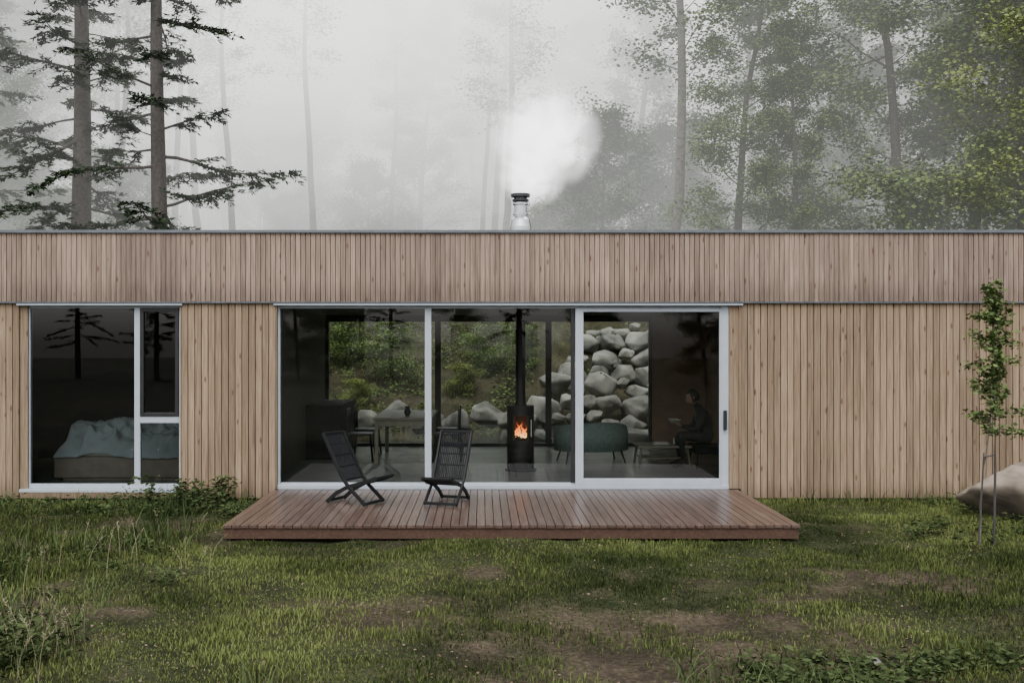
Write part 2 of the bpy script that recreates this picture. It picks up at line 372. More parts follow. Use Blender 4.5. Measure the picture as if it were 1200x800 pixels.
mb=MB(); mb.box(HX0-.02,HX1+.02,-.06,.25,3.388,3.425); mb.make('parapet_cap',M_alu2,house)
mb=MB(); mb.box(HX0,HX1,.25,6.6,3.1,3.30); mb.box(HX0,HX1,6.4,6.62,2.9,3.40); mb.make('roof',M_backing,house)
mb=MB(); mb.box(AX0-.02,AX1+.02,-.035,.10,2.432,2.455); mb.box(BX0-.02,BX1+.02,-.035,.12,2.432,2.455); mb.make('window_head_flashing',M_alu,house)
mb=MB()
mb.box(AX0,AX0+.10,.03,.14,-.02,2.43,.4); mb.box(BX1-.018,BX1,.0,.16,.0,2.43,.6); mb.box(BX0,BX0+.014,0,.16,0,2.43,.4); mb.box(AX1-.014,AX1,0,.14,-.1,2.43,.5)
mb.box(AX0+.018,AX1-.016,-.02,.12,-.12,-.04,.3)
mb.make('window_reveals',M_lower,house)
yA=.09
def fr(mb,x0,x1,z0,z1,w_,y0,y1,wb=None,wt=None,wl=None,wr=None):
    wb=w_ if wb is None else wb; wt=w_ if wt is None else wt; wl=w_ if wl is None else wl; wr=w_ if wr is None else wr
    mb.box(x0,x0+wl,y0,y1,z0,z1); mb.box(x1-wr,x1,y0,y1,z0,z1)
    if wb: mb.box(x0+wl,x1-wr,y0,y1,z0,z0+wb)
    if wt: mb.box(x0+wl,x1-wr,y0,y1,z1-wt,z1)
mb=MB()
fr(mb,AX0+.102,AX1-.016,.0,2.43,.03,yA-.03,yA+.05,wb=.06,wt=.03,wl=.014)
xm=(157-565)/F*13.25; mb.box(xm,xm+.075,yA-.032,yA+.052,.06,2.40)
xr=AX1-.046; mb.box(xm+.075,xr,yA-.034,yA+.05,.87,.955)
mb.make('bedroom_window_frame',M_alu,house,bevel=.004)
mb=MB(); fr(mb,xm+.077,xr-.002,.957,2.398,.05,yA-.045,yA+.03); mb.make('bedroom_casement_sash',M_black,house,bevel=.004)
mb=MB(); mb.box(AX0+.01,AX1-.01,-.025,.08,-.038,-.002); mb.make('bedroom_window_sill',M_alu,house)
def pane(name,x0,x1,z0,z1,y):
    obj(name,npmesh(name,[(x0,y,z0),(x1,y,z0),(x1,y,z1),(x0,y,z1)],[(0,1,2,3)],M_glass),house)
pane('bedroom_glass_left',AX0+.116,xm,.06,2.40,yA); pane('bedroom_glass_upper',xm+.12,xr-.05,1.0,2.35,yA-.01); pane('bedroom_glass_lower',xm+.075,xr,.06,.87,yA)
yB=.10; fx=lambda px,Y=yB:(px-565)/F*(Y-CY)
mb=MB()
x1=fx(853)
mb.box(BX0+.016,BX0+.045,yB-.03,yB+.07,.0,2.43)
mb.box(fx(844),x1,yB-.05,yB+.07,.0,2.43)
mb.box(BX0+.045,fx(844),yB-.03,yB+.07,2.395,2.43)
mb.box(BX0+.016,x1,yB-.06,yB+.072,-.01,.045)
mb.box(BX0+.045,fx(844),yB-.01,yB+.05,.045,.072)
mb.box(fx(498),fx(505.5),yB-.032,yB+.05,.072,2.395)
fr(mb,fx(674),fx(844)-.002,.047,2.393,.105,yB-.055,yB-.012,wb=.085,wt=.045,wr=.02)
mb.make('sliding_door_frame',M_alu,house,bevel=.004)
mb=MB(); mb.box(fx(846),fx(850),yB-.10,yB-.075,.78,1.04); mb.box(fx(847),fx(849),yB-.076,yB-.05,.80,.83); mb.box(fx(847),fx(849),yB-.076,yB-.05,.99,1.02)
mb.box(fx(669),fx(673.5),yB-.02,yB+.03,.072,2.395); mb.make('door_handle_and_gasket',M_black,house)
mb=MB(); mb.box(x1+.002,BX1-.02,.03,.12,0,2.43,.5); mb.make('jamb_board',M_lower,house)
pane('door_glass_fixed_left',BX0+.045,fx(498),.072,2.395,yB+.01); pane('door_glass_fixed_center',fx(505.5),fx(669),.072,2.395,yB+.01); pane('door_glass_sliding',fx(674)+.105,fx(844)-.022,.132,2.348,yB-.03)

# interior
RY=5.5
mb=MB(); mb.box(-8,6.5,.24,RY+.2,-.2,-.004); mb.box(BX0,BX1,.172,.24,-.2,-.006); mb.make('concrete_floor',M_conc,house)
mb=MB(); mb.box(-2.95,6.5,.24,RY,2.46,2.55); mb.make('living_ceiling',M_ceil,house)
mb=MB(); mb.box(-3.05,-2.95,.24,RY,-.004,2.55); mb.box(6.4,6.5,.24,RY,-.004,2.46)
mb.make('interior_partitions',M_wallin,house)
mb=MB(); mb.box(3.2,6.4,RY,RY+.2,-.004,2.46); mb.box(4.2,4.3,2.9,RY,-.004,2.458); mb.make('wood_panelled_wall',M_panel,house)
mb=MB(); mb.box(-2.95,3.2,RY+.02,RY+.2,2.40,2.9); mb.box(-3.05,3.2,RY+.2,6.4,2.55,2.9); mb.box(-15,-2.95,RY,RY+.2,-.2,3.1); mb.box(3.2,16,RY+.202,RY+.3,-.2,3.1)
mb.make('rear_wall',M_backing,house)
mb=MB()
fr(mb,-2.95,3.2,0,2.40,.06,RY+.03,RY+.12)
for px_ in (513,643): 
    xx=fx(px_,RY); mb.box(xx-.055,xx+.055,RY+.028,RY+.122,.06,2.34)
mb.make('rear_glazing_frame',M_black,house)
pane('rear_glass',-2.89,3.14,.06,2.34,RY+.08)
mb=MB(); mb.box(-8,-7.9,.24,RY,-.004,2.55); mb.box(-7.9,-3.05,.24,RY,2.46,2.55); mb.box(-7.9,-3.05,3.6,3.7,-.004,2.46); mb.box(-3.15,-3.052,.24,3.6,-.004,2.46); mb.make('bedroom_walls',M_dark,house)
mb=MB(); mb.box(-2.94,-2.35,3.4,5.2,0,.9); mb.make('kitchen_counter',M_dark,house,bevel=.01)

# ------------------------------------------------------------ deck
deck=empty('wooden_deck')
mb=MB(); q=random.Random(9); n=66; p=(3.385+2.76)/n
for i in range(n):
    mb.box(-2.76+i*p+.0035,-2.76+(i+1)*p-.0035,-2.62+q.uniform(-.004,.004),-.045,-.035+q.uniform(-.0015,.0015),-.001+q.uniform(-.0015,.0015),q.random())
mb.make('deck_boards',M_deck,deck,bevel=.002)
mb=MB(); mb.box(-2.745,3.37,-2.60,-2.565,-.15,-.037,.4); mb.box(-2.745,-2.71,-2.565,-.05,-.15,-.037,.3); mb.box(3.335,3.37,-2.565,-.05,-.15,-.037,.3)
for yy in (-2,-1.3,-.6): mb.box(-2.70,3.33,yy-.02,yy+.02,-.16,-.038,.2)
mb.make('deck_joists',M_fascia,deck)

# ------------------------------------------------------------ chimney
X0,Y0=P(610,500,2.0)[:2]
ch=empty('chimney',(X0,Y0,0))
def lathe(prof,n=32):
    V=[];Fc=[]
    for (rr_,z) in prof:
        for k in range(n): a=2*math.pi*k/n; V.append((rr_*math.cos(a),rr_*math.sin(a),z))
    for i in range(len(prof)-1):
        for k in range(n): Fc.append((i*n+k,i*n+(k+1)%n,(i+1)*n+(k+1)%n,(i+1)*n+k))
    return V,Fc
def zt(py): return CZ-(py-403)*(Y0-CY)/F
V,Fc=lathe([(.17,3.28),(.165,zt(266)),(.16,zt(264)),(.145,zt(258)),(.10,zt(254)),(.10,zt(252)),(.115,zt(252)),(.115,zt(250)),(.095,zt(250)),(.095,zt(241)),(.12,zt(240)),(.12,zt(238)),(.10,zt(238))])
obj('flue_pipe',npmesh('flue_pipe',V,Fc,M_steel,smooth=False),ch)
V,Fc=lathe([(.07,zt(239)),(.07,zt(236)),(.125,zt(236.2)),(.13,zt(234)),(.09,zt(233.5)),(.09,zt(231)),(.145,zt(231)),(.15,zt(227.5)),(.05,zt(226.5)),(.001,zt(226.2))])
obj('chimney_cap',npmesh('chimney_cap',V,Fc,simple('dark_steel',(.12,.12,.13),rough=.4,metal=.8,bump=0)),ch)
mb=MB()
for k in range(6):
    a=k*math.pi/3+.3; mb.box(.10*math.cos(a)-.006,.10*math.cos(a)+.006,.10*math.sin(a)-.006,.10*math.sin(a)+.006,zt(239),zt(228))
mb.make('cap_struts',M_black,ch)

# ------------------------------------------------------------ wood stove
st=empty('wood_stove',(X0,Y0,0))
n=48; V=[];Fc=[]; zs=[.03,.06,.40,.46,.84,.90,.985]; rs=.205
for z in zs:
    for k in range(n): a=2*math.pi*k/n; V.append((rs*math.cos(a),rs*math.sin(a),z))
def inwin(k): a=math.degrees(2*math.pi*(k+.5)/n); return 233<a<307
for i in range(len(zs)-1):
    for k in range(n):
        if i==3 and inwin(k): continue
        Fc.append((i*n+k,i*n+(k+1)%n,(i+1)*n+(k+1)%n,(i+1)*n+k))
Fc.append(tuple(range(n))[::-1]); Fc.append(tuple((len(zs)-1)*n+k for k in range(n)))
obj('stove_body',npmesh('stove_body',V,Fc,M_black),st)
V,Fc=lathe([(.165,.44),(.165,.86)],32); Fc.append(tuple(range(32))); Fc.append(tuple(32+k for k in range(32)))
Fc=[f for f in Fc if len(f)>4 or not (235<math.degrees(2*math.pi*((f[0]%32)+.5)/32)<305)]
obj('firebox',npmesh('firebox',V,Fc,simple('firebrick',(.10,.07,.05),var=.4,nscale=12)),st)
V,Fc=lathe([(.0,.0),(.24,.0),(.24,.03),(.0,.03)]); obj('hearth_plate',npmesh('hearth_plate',V,Fc,M_black),st)
mb=MB(); mb.tube([(0,0,.98),(0,0,2.46)],.075,24); mb.tube([(0,0,2.40),(0,0,2.455)],.11,24); mb.tube([(0,0,.985),(0,0,1.02)],.09,24); mb.make('stove_pipe',M_black,st,smooth=False)
mb=MB(); mb.bar((.155,-.155,.52),(.155,-.155,.78),.014,.014); mb.make('door_bar',M_steel,st)
mf,nt,out=newmat('flame'); em=N(nt,'ShaderNodeEmission'); at=N(nt,'ShaderNodeAttribute'); at.attribute_name='tint'
rp=ramp(nt,[(0,(1,.62,.25)),(.4,(1,.27,.05)),(1,(.55,.05,.005))],at.outputs['Fac']); nt.links.new(rp.outputs[0],em.inputs[0]); em.inputs[1].default_value=2.6; nt.links.new(em.outputs[0],out.inputs[0])
mb=MB(); q=random.Random(4)
for i in range(8):
    x=q.uniform(-.085,.085); y=q.uniform(-.09,.03); h=q.uniform(.14,.33)*(1-abs(x)*4); lean=q.uniform(-.06,.06)
    K=8; b0=len(mb.v)
    pts=[(x+lean*(t/K)+.018*math.sin(t*1.3+i),y,.50+h*t/K) for t in range(K+1)]
    rd=[max(.001,.024*math.sin(math.pi*min(1,(t/K)*.8+.2))**1.2*(1-(t/K)**2)) for t in range(K+1)]
    mb.tube(pts,rd,8)
    for t in range(K+1):
        for k in range(8): mb.t[b0+t*8+k]=min(1,t/K*1.1)
mb.make('flames',mf,st,smooth=True)
mb=MB()
for (a,b2) in (((-.12,-.06,.475),(.12,-.03,.485)),((-.11,.03,.475),(.12,0,.49)),((-.07,-.09,.51),(.09,.05,.53))): mb.tube([a,b2],.028,10)
mb.make('fire_logs',simple('charred_wood',(.03,.02,.015),var=.5),st)

# ------------------------------------------------------------ deck chairs
def deckchair(loc,rz):
    e=empty('folding_chair',loc,(0,0,rz)); e.scale=(.84,.86,.92); mb=MB()
    for s in (-1,1):
        x=s*.235
        pts=[(x,.40,.90),(x,.24,.62),(x,.07,.34),(x,-.04,.22),(x,-.20,.10),(x,-.30,.018)]
        for a,b2 in zip(pts[:-1],pts[1:]): mb.bar(a,b2,.03,.046)
        x=s*.205
        pts=[(x,-.47,.37),(x,-.30,.31),(x,.0,.235),(x,.20,.14),(x,.36,.018)]
        for a,b2 in zip(pts[:-1],pts[1:]): mb.bar(a,b2,.03,.05)
    mb.bar((-.25,.402,.905),(.25,.402,.905),.035,.03); mb.bar((-.22,-.475,.372),(.22,-.475,.372),.04,.03)
    mb.bar((-.24,.06,.318),(.24,.06,.318),.03,.03); mb.bar((-.24,-.30,.03),(.24,-.30,.03),.035,.035); mb.bar((-.22,.355,.03),(.22,.355,.03),.035,.035)
    for i in range(9):
        t=i/8; y=-.44+t*.44; z=.362-t*.125; mb.bar((-.2,y,z),(.2,y,z),.038,.014)
    mb.make('frame',M_blackwood,e,bevel=.004)
    mb=MB()
    for i in range(15):
        x=-.205+i*.41/14; mb.tube([(x,.40,.895),(x,.25,.61),(x,.065,.325)],.0075,5,caps=False)
    for z,y in ((.76,.33),(.62,.25),(.48,.16)): mb.bar((-.225,y,z),(.225,y,z),.012,.02)
    mb.make('back_webbing',M_mesh,e); return e
deckchair((-1.52,-1.15,0.002),R(62))
deckchair((-.42,-1.15,0.002),R(-17))

# ------------------------------------------------------------ bed
bed=empty('bed')
mb=MB(); mb.box(-6.0,-3.45,.75,2.5,.05,.34); mb.box(-5.9,-3.6,.8,2.45,0,.05); mb.make('bed_frame',M_bedwd,bed,bevel=.01)
mb=MB(); mb.box(-5.97,-3.48,.78,2.46,.34,.46); mb.make('mattress',M_paper,bed,bevel=.04)
gx=np.linspace(-6.0,-3.45,110); gy=np.linspace(.70,2.4,70); A,B=np.meshgrid(gx,gy)
edge=np.minimum(np.minimum(A+6.02,-3.43-A)*6,np.minimum(B-.68,2.44-B)*5).clip(0,1)
rid=1-2*np.abs(fbm(A*2.6+B*1.2,B*3.2-A*1.1,42)-.5)
Z=.36+edge**.5*(.06+.26*fbm(A*1.9,B*2.6,41)+.45*np.clip(rid-.62,0,1))-(1-edge)*.1
Z+= .06*np.exp(-((A+5.2)/.4)**2-((B-1.3)/.4)**2)
idx=np.arange(110*70).reshape(70,110); Fq=np.stack([idx[:-1,:-1],idx[:-1,1:],idx[1:,1:],idx[1:,:-1]],-1).reshape(-1,4)
obj('duvet',npmesh('duvet',np.stack([A,B,Z],-1).reshape(-1,3),Fq,M_duvet,smooth=True),bed)
def pillow(name,cx,cy,cz,sx,sy,sz,par):
    bm=bmesh.new(); bmesh.ops.create_uvsphere(bm,u_segments=24,v_segments=14,radius=1)
    for v in bm.verts:
        c=v.co; f=lambda a:math.copysign(abs(a)**.55,a); v.co=Vector((f(c.x)*sx,f(c.y)*sy,c.z*sz*(1-.5*abs(c.x*c.y))))
    me=bpy.data.meshes.new(name); bm.to_mesh(me); bm.free(); me.materials.append(M_duvet)
    for p_ in me.polygons: p_.use_smooth=True
    obj(name,me,par,(cx,cy,cz),(.25,0,.1))
pillow('pillow',-5.55,1.5,.62,.32,.24,.1,bed); pillow('pillow_2',-5.5,2.1,.66,.32,.24,.1,bed)

# ------------------------------------------------------------ dining set
dt=empty('dining_table',(-1.28,3.7,0)); mb=MB(); mb.box(-.48,.48,-.95,.95,.70,.74)
for sx in (-1,1):
    for sy in (-1,1): mb.box(sx*.42-.03,sx*.42+.03,sy*.88-.03,sy*.88+.03,0,.70)
mb.box(-.42,.42,-.9,-.87,.60,.70); mb.box(-.42,.42,.87,.9,.60,.70); mb.make('table_body',M_table,dt,bevel=.006)
mb=MB(); mb.tube([(.05,-.5,.742),(.05,-.5,.80),(.05,-.5,.86),(.05,-.5,.90)],[.03,.06,.035,.045],16); mb.make('vase',M_black,dt,smooth=True)
def dchair(loc,rz):
    e=empty('dining_chair',loc,(0,0,rz)); mb=MB()
    mb.box(-.21,.21,-.21,.21,.43,.46)
    for sx in (-1,1):
        mb.bar((sx*.18,-.18,.43),(sx*.21,-.22,0),.028,.028); mb.bar((sx*.19,.2,.84),(sx*.19,.19,.43),.026,.026); mb.bar((sx*.19,.19,.43),(sx*.21,.24,0),.028,.028)
    for k in range(5): mb.bar((-.14+k*.07,.195,.46),(-.14+k*.07,.2,.76),.012,.012)
    mb.box(-.21,.21,.185,.215,.75,.86); mb.make('chair_body',M_black,e,bevel=.008)
dchair((-2.0,3.2,0),R(90)); dchair((-2.0,4.1,0),R(90)); dchair((-.58,3.2,0),R(-90)); dchair((-.58,4.2,0),R(-90))

def tub(loc,rz,W=.62,D=.42):
    e=empty('armchair',loc,(0,0,rz)); K=28; V=[];Fc=[]
    prof=[(-.07,.20),(-.075,.5),(-.05,.64),(0,.67),(.05,.64),(.075,.5),(.07,.20)]
    for i in range(K+1):
        a=math.pi*i/K*1.12-math.pi*.06; ca,sa=math.cos(a),math.sin(a)
        hs=.82+.18*math.sin(max(0,min(math.pi,a)))
        for (o,z) in prof: V.append(((W-.075+o)*ca,-(D-.0+o)*sa,.2+(z-.2)*hs))
    m_=len(prof)
    for i in range(K):
        for j in range(m_-1): Fc.append((i*m_+j,i*m_+j+1,(i+1)*m_+j+1,(i+1)*m_+j))
        Fc.append((i*m_+m_-1,i*m_,(i+1)*m_,(i+1)*m_+m_-1))
    Fc.append(tuple(range(m_))); Fc.append(tuple(K*m_+j for j in range(m_))[::-1])
    obj('shell',npmesh('shell',V,Fc,M_uphol,smooth=True),e)
    mb=MB(); mb.box(-W+.14,W-.14,-D+.1,D*.75,.22,.40); mb.make('seat_cushion',M_uphol,e,bevel=.05)
    mb=MB()
    for sx in (-1,1):
        for sy in (-1,1): mb.tube([(sx*(W-.18),sy*.2,.22),(sx*(W-.12),sy*.26,0)],[.018,.011],8)
    mb.make('legs',M_black,e)
tub((1.78,3.1,0),R(12))
ct=empty('coffee_table',(2.85,2.6,0)); mb=MB(); mb.box(-.42,.42,-.3,.3,.30,.335)
for sx in (-1,1):
    for sy in (-1,1): mb.bar((sx*.36,sy*.24,.3),(sx*.40,sy*.28,0),.03,.03)
mb.box(-.36,.36,-.24,.24,.13,.145); mb.make('table_body',M_table,ct,bevel=.006)
mb=MB(); mb.box(-.15,.1,-.12,.06,.337,.352); mb.box(-.12,.08,-.1,.07,.353,.37); mb.tube([(.22,.05,.337),(.22,.05,.42)],[.03,.036],12); mb.make('books_and_cup',M_paper,ct,bevel=.003)

# ------------------------------------------------------------ seated person
pe=empty('seated_person',(3.55,2.45,0))
def skin(name,verts,edges,mat,parent,lv=2):
    me=bpy.data.meshes.new(name); me.from_pydata([v[:3] for v in verts],edges,[]); me.update()
    o=obj(name,me,parent); md=o.modifiers.new('skin','SKIN'); md.use_smooth_shade=True
    if not me.skin_vertices: 
        return o
    for i,v in enumerate(verts):
        rr_=v[3]; me.skin_vertices[0].data[i].radius=(rr_,v[4] if len(v)>4 else rr_)
    me.skin_vertices[0].data[0].use_root=True
    s=o.modifiers.new('sub','SUBSURF'); s.levels=lv; s.render_levels=lv
    me.materials.append(mat); return o
bv=[(0,0,.46,.14),(-.03,0,.60,.125),(-.07,0,.74,.14),(-.12,0,.86,.12),(-.17,0,.94,.05),(-.21,0,1.0,.047)]
be=[(0,1),(1,2),(2,3),(3,4),(4,5)]
for s in (-1,1):
    b0=len(bv)
    bv+=[(-.02,s*.095,.43,.095),(-.22,s*.11,.47,.085),(-.45,s*.12,.49,.065),(-.44,s*.12,.30,.055),(-.40,s*.12,.09,.04),(-.50,s*.125,.045,.035),(-.58,s*.13,.035,.025)]
    be+=[(0,b0)]+[(b0+i,b0+i+1) for i in range(6)]
    b1=len(bv)
    bv+=[(-.12,s*.16,.86,.065),(-.15,s*.215,.74,.052),(-.20,s*.235,.60,.045),(-.32,s*.17,.60,.038),(-.42,s*.10,.64,.028)]
    be+=[(3,b1)]+[(b1+i,b1+i+1) for i in range(4)]
skin('body_clothed',bv,be,M_cloth,pe)
for s in (-1,1):
    hv=[(-.42,s*.10,.64,.024,.02),(-.455,s*.085,.655,.032,.015),(-.485,s*.07,.665,.034,.013)]; he=[(0,1),(1,2)]
    skin('palm_'+('l' if s<0 else 'r'),hv,he,M_skin,pe)
    for k in range(4):
        oy=(k-1.5)*.017; L0=[.062,.072,.068,.052][k]
        fv=[(-.482,s*.07+oy,.665,.009),(-.482-L0*.45,s*.068+oy,.672,.0085),(-.482-L0*.75,s*.064+oy,.690,.008),(-.482-L0*.8,s*.06+oy,.708,.0065)]
        skin('finger',fv,[(0,1),(1,2),(2,3)],M_skin,pe,1)
    skin('thumb',[(-.45,s*.085-s*.028,.66,.011),(-.475,s*.04,.682,.010),(-.50,s*.035,.70,.008)],[(0,1),(1,2)],M_skin,pe,1)
def headmesh():
    bm=bmesh.new(); bmesh.ops.create_uvsphere(bm,u_segments=32,v_segments=24,radius=1)
    for v in bm.verts:
        x,y,z=v.co; X=x*.098; Y=y*.075; Z=z*.118
        if z<0: X*=1-.15*(-z); Y*=1-.35*z*z
        if x<-.3 and z<-.3: X-=.012
        nz=math.exp(-((y)/.16)**2-((z+.12)/.2)**2); 
        if x<0: X-=.026*nz
        for sy in (-1,1):
            if x<0: X+=.010*math.exp(-((y-sy*.42)/.2)**2-((z-.08)/.14)**2)
        if x<0: X-=.006*math.exp(-((y)/.3)**2-((z+.48)/.07)**2)
        v.co=(X,Y,Z)
    me=bpy.data.meshes.new('head'); bm.to_mesh(me); bm.free(); me.materials.append(M_skin)
    for p_ in me.polygons: p_.use_smooth=True
    return me
hd=obj('head',headmesh(),pe,(-.245,0,1.085),(0,R(-22),0))
bm=bmesh.new(); bmesh.ops.create_uvsphere(bm,u_segments=28,v_segments=20,radius=1)
for v in bm.verts:
    x,y,z=v.co; v.co=(x*.108+.012,y*.086,z*.122+.012)
bmesh.ops.delete(bm,geom=[v for v in bm.verts if (v.co.x<-.045 and v.co.z<.07) or v.co.z<-.085],context='VERTS')
me=bpy.data.meshes.new('hair'); bm.to_mesh(me); bm.free(); me.materials.append(M_hair); o=obj('hair',me,pe,(-.245,0,1.085),(0,R(-22),0)); so_=o.modifiers.new('s','SOLIDIFY'); so_.thickness=.012
mb=MB()
for s in (-1,1): mb.tube([(-.245,s*.078,1.10),(-.24,s*.088,1.085),(-.245,s*.08,1.055)],[.012,.02,.008],8)
mb.make('ears',M_skin,pe,smooth=True)
mb=MB()
for s in (-1,1): mb.bar((-.50,s*.005,.69),(-.53,s*.12,.74),.16,.012)
mb.make('book',M_paper,pe)
lc=empty('lounge_chair',(3.6,2.45,0)); mb=MB()
mb.box(-.30,.28,-.3,.3,.22,.34); mb.bar((.24,0,.30),(.42,0,.92),.58,.10); 
for sx in (-.26,.26):
    for sy in (-.26,.26): mb.tube([(sx,sy,.24),(sx*1.1,sy*1.1,0)],.015,8)
mb.make('chair_body',M_cloth,lc,bevel=.03)

# ------------------------------------------------------------ boulders
def rockshape(seed):
    q=random.Random(seed); bm=bmesh.new()
    for i in range(22):
        v=Vector((q.gauss(0,1),q.gauss(0,1),q.gauss(0,1))).normalized(); v=Vector((v.x,v.y*.9,v.z*.85))*q.uniform(.85,1.05); bm.verts.new(v)
    bmesh.ops.convex_hull(bm,input=bm.verts)
    lo=[v for v in bm.verts if not v.link_faces]; bmesh.ops.delete(bm,geom=lo,context='VERTS')
    bmesh.ops.bevel(bm,geom=list(bm.edges),offset=.05,segments=1,affect='EDGES',profile=.6)
    bmesh.ops.triangulate(bm,faces=bm.faces)
    for _ in range(2):
        bmesh.ops.subdivide_edges(bm,edges=[e for e in bm.edges if e.calc_length()>.2],cuts=1)
        bmesh.ops.triangulate(bm,faces=bm.faces)
    V=np.array([v.co[:] for v in bm.verts]); bm.verts.index_update(); Fc=np.array([[v.index for v in f.verts] for f in bm.faces]); bm.free()
    n_=(fbm(V[:,0]*2.5+seed,V[:,1]*2.5+V[:,2]*2,seed)-.5)+.6*(fbm(V[:,0]*7+seed,V[:,2]*7+V[:,1]*5,seed+3)-.5)
    V=V*(1+.2*n_)[:,None]
    return V,Fc
shapes=[rockshape(i) for i in range(10)]
def rocks(name,items,mat,seed):
    q=random.Random(seed); Vs=[];Fs=[];o=0
    for (x,y,z,sx,sy,sz) in items:
        V,Fc=shapes[q.randrange(10)]; a=q.uniform(0,6.28); c,s=math.cos(a),math.sin(a)
        b_=q.uniform(-.4,.4); cb_,sb_=math.cos(b_),math.sin(b_)
        V=V@np.array([[c,s,0],[-s,c,0],[0,0,1]])*np.array([sx,sy,sz]); V=V@np.array([[cb_,0,sb_],[0,1,0],[-sb_,0,cb_]])+np.array([x,y,z]); Vs.append(V);Fs.append(Fc+o);o+=len(V)
    return obj(name,npmesh(name,np.concatenate(Vs),np.concatenate(Fs),mat))
q=random.Random(21); items=[]
px=385
while px<600:
    wpx=q.uniform(28,52); s_=wpx/2/51.5; Yk=8.7+q.uniform(-.2,.3)
    x,_,z=P(px+wpx/2,492+q.uniform(-6,6),Yk); items.append((x,Yk,z,s_*1.15,s_,q.uniform(.32,.50)))
    px+=wpx*.9
for row,(py,Yk) in enumerate([(512,8.3),(495,8.6),(475,9.1),(455,9.6),(436,10.2),(418,10.8),(402,11.4),(388,12.0)]):
    px=[590,575,612,630,645,655,668,690][row]+q.uniform(-8,8)
    while px<(900 if row<7 else 790):
        wpx=q.choice([q.uniform(18,26),q.uniform(26,50)])*(1-.04*row); s_=wpx/2*(Yk-CY)/F
        y_=Yk+q.uniform(-.2,.2); x,_,z=P(px+wpx/2,py+q.uniform(-7,7),y_)
        if not(q.random()<.10): items.append((x,y_,z,s_*1.25,s_*1.15,s_*q.uniform(.8,1.15)))
        px+=wpx*.9
rocks('boulder_retaining_wall',items,M_rock,5)
rocks('boulder',[(6.42,-1.35,float(height(6.3,-1.3))+.20,.85,.68,.56)],M_rock2,7)
rocks('field_stones',[(4.9,-6.2,float(height(4.9,-6.2))+.01,.05,.04,.03),(2.6,-6.6,float(height(2.6,-6.6))+.02,.06,.05,.04),(3.6,-6.9,float(height(3.6,-6.9))+.02,.05,.05,.03),(1.2,-7.0,float(height(1.2,-7))+.01,.04,.04,.02)],M_rock,4)

# undergrowth on the slope behind the house
r=np.random.default_rng(14); n=60000; x=r.uniform(-9,9,n); y=9.2+11*r.random(n)**1.3; k=(fbm(x*1.2,y*1.2,6)>.5)&~((x>1.3)&(y<12.4)&(r.random(n)<.85)); x=x[k];y=y[k]
V,Fc=leaf_quads(np.stack([x,y,height(x,y)+r.random(len(x))**2*np.clip(fbm(x*2,y*2,3)-.3,0,1)*1.6],-1),.085,r,.7,1.7)
obj('undergrowth',npmesh('undergrowth',V,Fc,M_leaf,{'tint':np.repeat(np.clip(r.normal(.25,.3,len(x)),0,1),4)}))

# ------------------------------------------------------------ trees
def tubes_np(paths, rads, ns):
    Vs=[];Fs=[];o=0
    for p,rd in zip(paths,rads):
        p=np.asarray(p); K=len(p); d=np.gradient(p,axis=0); d/=np.linalg.norm(d,axis=1)[:,None]+1e-9
        ref=np.array([0,0,1.0]) if abs(d[0,2])<.8 else np.array([1.0,0,0])
        a=np.cross(d,ref); a/=np.linalg.norm(a,axis=1)[:,None]+1e-9; c=np.cross(d,a)
        n=ns if rd[0]>.03 else 3
        if rd[0]>.12: n=12
        an=np.arange(n)*2*np.pi/n
        ring=(a[:,None,:]*np.cos(an)[None,:,None]+c[:,None,:]*np.sin(an)[None,:,None])*np.asarray(rd)[:,None,None]+p[:,None,:]
        Vs.append(ring.reshape(-1,3)); i=np.arange(K-1)[:,None]*n; k_=np.arange(n)[None,:]
        Fs.append(np.stack([i+k_,i+(k_+1)%n,i+n+(k_+1)%n,i+n+k_],-1).reshape(-1,4)+o); o+=K*n
    return np.concatenate(Vs),np.concatenate(Fs)
def curve(p0,d,L,K,r,droop=0,wob=.1):
    pts=[np.array(p0,float)]; d=np.array(d,float); d/=np.linalg.norm(d)
    for i in range(K-1):
        d=d+r.normal(0,wob,3)+np.array([0,0,droop]); d/=np.linalg.norm(d); pts.append(pts[-1]+d*L/(K-1))
    return np.array(pts)
